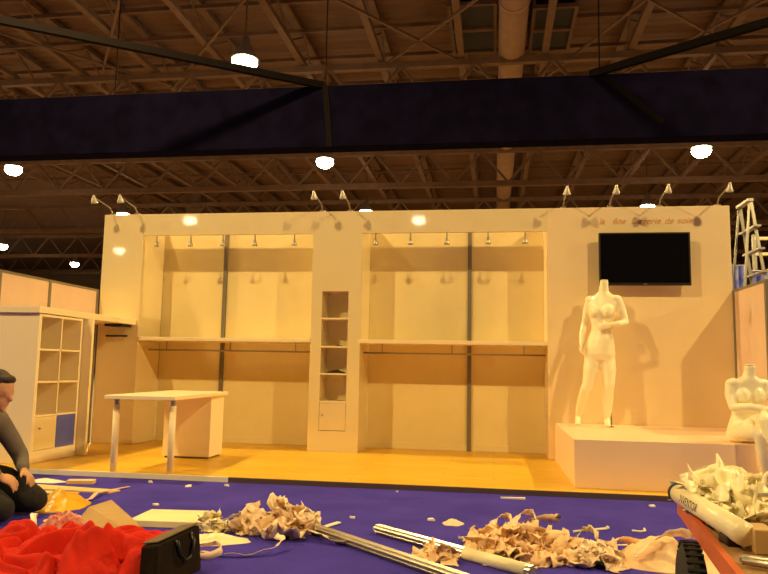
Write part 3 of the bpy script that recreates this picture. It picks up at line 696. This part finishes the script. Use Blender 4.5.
wob([(-1.64, 3.66, G+.01), (-1.56, 3.8, G+.05), (-1.46, 3.82, G+.06), (-1.44, 3.76, G+.03), (-1.58, 3.66, G+.01)], 'tangled pink strip beside the dark bag', .04, 'film', seed=2, tw=2)
wob([(-1.22, 4.35, G+.05), (-1.02, 4.25, G+.05), (-.90, 4.18, G+.02), (-.80, 4.22, G+.01)], 'short pink strip running right from the film heap to the poles', .05, 'film', seed=3)
wob([(-1.72, 4.55, G+.02), (-1.6, 4.45, G+.08), (-1.54, 4.42, G+.10), (-1.52, 4.4, G+.04)], 'pale upright loop of strip left of the film heap', .05, 'filmw', seed=4)
# shavings heap right of centre
tag(heap('packing_paper', .13, 4.24, G, .33, .30, .125, 'paper', 58, .095, 61), 'heap of crumpled brown packing paper between the poles and the foreground centre right', 'paper')
tag(heap('packing_paper', -.30, 4.0, G, .10, .10, .075, 'paper', 12, .06, 62), 'small clump of brown packing paper between the two poles', 'paper')
tag(heap('packing_paper', .56, 4.12, G, .13, .15, .12, 'film', 16, .085, 63), 'pale crumpled paper bundle right of the brown heap', 'paper')
tag(crumple('tan_paper', .93, 4.22, G, .30, .26, .15, 'paper', .5, 44, 64, 3, power=1.6), 'large crumpled tan paper sheet beside the cart wheel', 'paper')
for i, (pts, lb, mm) in enumerate((
    ([(.10, 4.55, .05), (.26, 4.62, .08), (.40, 4.72, .07)], 'corrugated strip sticking out at the back right of the brown paper heap', 'paper'),
    ([(-.02, 4.50, .03), (.02, 4.58, .08), (.10, 4.58, .09), (.10, 4.5, .05)], 'curled clear loop on the back left of the brown paper heap', 'film'),
    ([(.10, 4.45, .05), (.16, 4.55, .12), (.24, 4.55, .12), (.25, 4.45, .06)], 'curled pale loop on top of the brown paper heap', 'film'),
    ([(-.18, 4.42, G+.01), (-.06, 4.48, .02), (.04, 4.45, .05)], 'flat strip at the left foot of the brown paper heap', 'paper'),
    ([(.46, 4.28, .0), (.48, 4.30, .08), (.54, 4.30, .10), (.56, 4.22, .08)], 'pale strip standing on the pale paper bundle', 'filmw'),
    ([(.62, 4.25, .04), (.72, 4.40, .03), (.84, 4.42, .0)], 'brown strip bridging the pale bundle and the tan paper sheet', 'paper'),
    ([(.72, 4.05, .02), (.90, 4.15, .12), (1.08, 4.20, .12)], 'pale strip lying across the tan paper sheet', 'film'))):
    wob(pts, lb, .055, mm, seed=10+i, tw=1.5, amp=.015)
# small scraps
for i, (x, y, L, W, a, lb) in enumerate((
    (-.95, 4.95, .06, .04, .5, 'small white paper scrap on the carpet right of the film heap'), (-2.24, 5.99, .12, .025, .4, 'thin white offcut near the booth edge, right of the table legs'),
    (-2.53, 5.86, .09, .03, .2, 'white scrap near the booth edge, in front of the right table leg'), (1.20, 5.92, .08, .03, 0, 'white scrap in front of the platform'),
    (-2.92, 5.98, .10, .03, 0, 'white scrap beside the left table leg'), (-.20, 4.53, .05, .03, 0, 'tiny white scrap behind the brown paper heap'),
    (-1.41, 4.80, .03, .02, 0, 'tiny white crumb behind the film heap'), (-.79, 6.06, .04, .02, 0, 'tiny white crumb at the booth edge'), (.50, 4.62, .03, .025, 0, 'tiny white crumb behind the pale paper bundle'),
    (-2.42, 5.05, .10, .03, .1, 'thin white scrap behind the folded cardboard'), (-.42, 5.0, .10, .03, -.3, 'thin pink scrap lying left of the torn tape piece'), (.15, 5.98, .26, .02, -.02, 'long thin pale strip lying along the booth edge'))):
    mb = MB(); k = 5+i % 3; L *= .75; rg = random.Random(i); a = a if L > .15 else rg.uniform(-.9, .9)
    if L > .15: pts = [(-L/2, -W/2), (L/2, -W/2), (L/2, W/2), (-L/2, W/2)]
    else: pts = [(L/2*math.cos(2*PI*q/k)*rg.uniform(.6, 1), W*.7*math.sin(2*PI*q/k)*rg.uniform(.6, 1)) for q in range(k)]
    pts = [(x+p*math.cos(a)-q*math.sin(a), y+p*math.sin(a)+q*math.cos(a)) for p, q in pts]
    lo = [mb.bm.verts.new((p, q, G)) for p, q in pts]; up = [mb.bm.verts.new((p, q, G+.005+rg.uniform(0, .012))) for p, q in pts]
    mb.bm.faces.new(lo[::-1]); mb.bm.faces.new(up)
    for q in range(len(pts)): mb.bm.faces.new((lo[q], lo[(q+1) % len(pts)], up[(q+1) % len(pts)], up[q]))
    o = mb.build('paper_scrap', 'scrap'); tag(o, lb, 'scrap', 'white scraps on the carpet')
tag(crumple('tape_scrap', -.27, 4.93, G, .07, .08, .04, 'film', .5, 12, 71), 'torn piece of pink tape on the carpet behind the right pole', 'tape')
rd = thing('thin_rod', (.61, 4.91, G), 'thin pale rod with a knob lying on the carpet before the platform', 'rod')
MB().cyl((.50, 4.84, G+.008), (.725, 4.985, G+.008), .008).build('shaft', 'scrap', rd, True); MB().ball((.73, 4.99, G+.012), .013).build('knob', 'scrap', rd, True)
tag(MB().tube([(.88, 4.97, G+.006), (.93, 4.95, G+.006), (.965, 4.99, G+.006), (.97, 5.05, G+.006)], .007).build('bent_hook', 'scrap', None, True), 'small bent pale hook lying on the carpet left of the cart', 'hook')
tag(MB().cyl((.62, 4.50, G+.006), (.86, 4.58, G+.006), .005).build('thin_stick', 'scrap', None, True), 'thin stick lying behind the tan paper sheet', 'stick')

# ------------------------------------------------------------------ cart at the right
ang = math.atan2(.14, 1.26)
def C_(u, v, z):   # u toward the viewer from the far left corner, v to the right
    return V((.845-u*math.sin(ang)+v*math.cos(ang), 3.56-u*math.cos(ang)-v*math.sin(ang), z))
ca = thing('flat_cart', C_(.8, .4, G), 'flat wooden cart with an orange edge in the right foreground, loaded with packing', 'cart')
b = MB(); hexa(b, [C_(0, 0, .355), C_(0, .8, .355), C_(1.7, .8, .355), C_(1.7, 0, .355)], [C_(0, 0, .395), C_(0, .8, .395), C_(1.7, .8, .395), C_(1.7, 0, .395)])
b.build('deck', 'deck', ca)
b = MB()
hexa(b, [C_(-.012, -.012, .335), C_(-.012, .012, .335), C_(1.71, .012, .335), C_(1.71, -.012, .335)], [C_(-.012, -.012, .402), C_(-.012, .012, .402), C_(1.71, .012, .402), C_(1.71, -.012, .402)])
hexa(b, [C_(-.014, .0, .336), C_(-.014, .8, .336), C_(.01, .8, .336), C_(.01, .0, .336)], [C_(-.014, 0, .400), C_(-.014, .8, .400), C_(.01, .8, .400), C_(.01, 0, .400)])
b.build('edge_board', 'edge', ca)
for u in (.25, 1.4):
    for v in (.08, .72):
        c = C_(u+.34, v-.120 if v < .4 else v+.120, .148); ax = (C_(0, 1, 0)-C_(0, 0, 0)).normalized()
        wl = MB().lathe(c-ax*.045, [(.11, .0), (.148, .004), (.176, .018), (.188, .035), (.188, .055), (.176, .072), (.148, .086), (.11, .09)], 36, ax)
        for k in range(36):
            t = 2*PI*k/36; dv = (V((0, 0, 1))*math.sin(t)+ax.cross(V((0, 0, 1)))*math.cos(t)); q = c+dv*.186
            wl.bar(q-ax*.032, q+ax*.032, .012, .010, dv)
        wl = wl.build('wheel', 'rubber', ca)
        MB().lathe(c-ax*.05, [(.0, .0), (.03, .0), (.035, .012), (.11, .014), (.11, .086), (.035, .088), (.03, .10), (0, .10)], 24, ax).build('hub', 'hub', wl)
        inn = C_(u+.34, .10 if v < .4 else .70, .135); MB().cyl(c, inn, .018).bar(inn+V((0, 0, -.03)), (inn.x, inn.y, .356), .05, .05).build('axle', 'hub', ca)
# load on the cart
t = thing('cardboard_tube', (.76, 3.0, .4), 'long pale tube printed with dark letters lying along the left edge of the cart', 'tube')
ta, tb_ = V((.765, 3.42, .455)), V((.83, 2.62, .455)); ta = V((.80, 3.40, .452)); tb_ = V((.815, 2.60, .452))
MB().cyl(ta, tb_, .040, n=24).build('roll', 'filmw', t, True)
MB().cyl(ta-(tb_-ta).normalized()*.012, ta+(tb_-ta).normalized()*.02, .0425, n=24).build('end_ring', 'vent', t, True)
tx = text('print', 'INVENTOR', .050, (0, 0, 0), (0, 0, 0), 'print', None, .1, None, .0)
ax_ = (tb_-ta).normalized(); up_ = (V((-.62, 0, .78))-ax_*V((-.62, 0, .78)).dot(ax_)).normalized(); tn_ = ax_.cross(up_)
for v_ in tx.data.vertices:
    an = (v_.co.y-.018)/.0412-.75; rad_ = up_*math.cos(an)+(-tn_ if tn_.x < 0 else tn_)*-math.sin(an)*-1
    v_.co = ta.lerp(tb_, .36)+ax_*v_.co.x+(up_*math.cos(an)+V((1, 0, .6)).normalized()*math.sin(an)).normalized()*.0419 - world_loc(t)
tx.parent = t; tx.location = (0, 0, 0)
tag(heap('film_bundle', .965, 3.26, .40, .13, .38, .125, 'filmw', 46, .10, 81, power=2.6), 'pale crumpled bundle of film lying beside the printed tube on the cart', 'film')
tag(heap('film_bundle', 1.12, 2.82, .40, .14, .22, .09, 'film', 20, .09, 82), 'lower pink crumpled film at the right of the pale bundle on the cart', 'film')
t = thing('tape_box', (.88, 2.62, .396), 'brown cardboard box with black tape at the right of the cart', 'box')
b = MB(); hexa(b, [(.835, 2.56, .396), (.93, 2.56, .396), (.94, 2.68, .396), (.845, 2.68, .396)], [(.835, 2.56, .475), (.93, 2.56, .475), (.94, 2.68, .475), (.845, 2.68, .475)]); b.build('carton', 'card', t, bevel=.004)
MB().box(.902, .965, 2.552, 2.69, .396, .478).build('tape_band', 'black', t)
tag(MB().box(.775, .83, 2.66, 2.74, .396, .43, Matrix.Rotation(.1, 3, 'Z')).build('black_case', 'black', bevel=.006), 'small black case in front of the tube on the cart', 'case')
tag(MB().box(.80, .86, 2.95, 3.25, .396, .41, Matrix.Rotation(.05, 3, 'Z')).build('black_strip', 'black'), 'black flat strip lying under the tube on the cart', 'strip')
for i, (a, b_, lb) in enumerate((((.75, 2.44, .413), (1.05, 2.30, .413), 'thin chrome tube lying across the near end of the cart, farther of the pair'), ((.745, 2.40, .413), (1.02, 2.24, .413), 'thin chrome tube lying across the near end of the cart, nearer of the pair'))):
    tag(MB().cyl(a, b_, .012, n=16).build('chrome_tube', 'alu', None, True), lb, 'tube')
tg = thing('metal_fork', (1.05, 3.0, .47), 'thin metal rod lying on the pink film at the right of the cart', 'rod')
MB().tube([(.98, 3.06, .51), (1.10, 3.04, .515), (1.3, 2.98, .51)], .007).build('shaft', 'alud', tg, True)
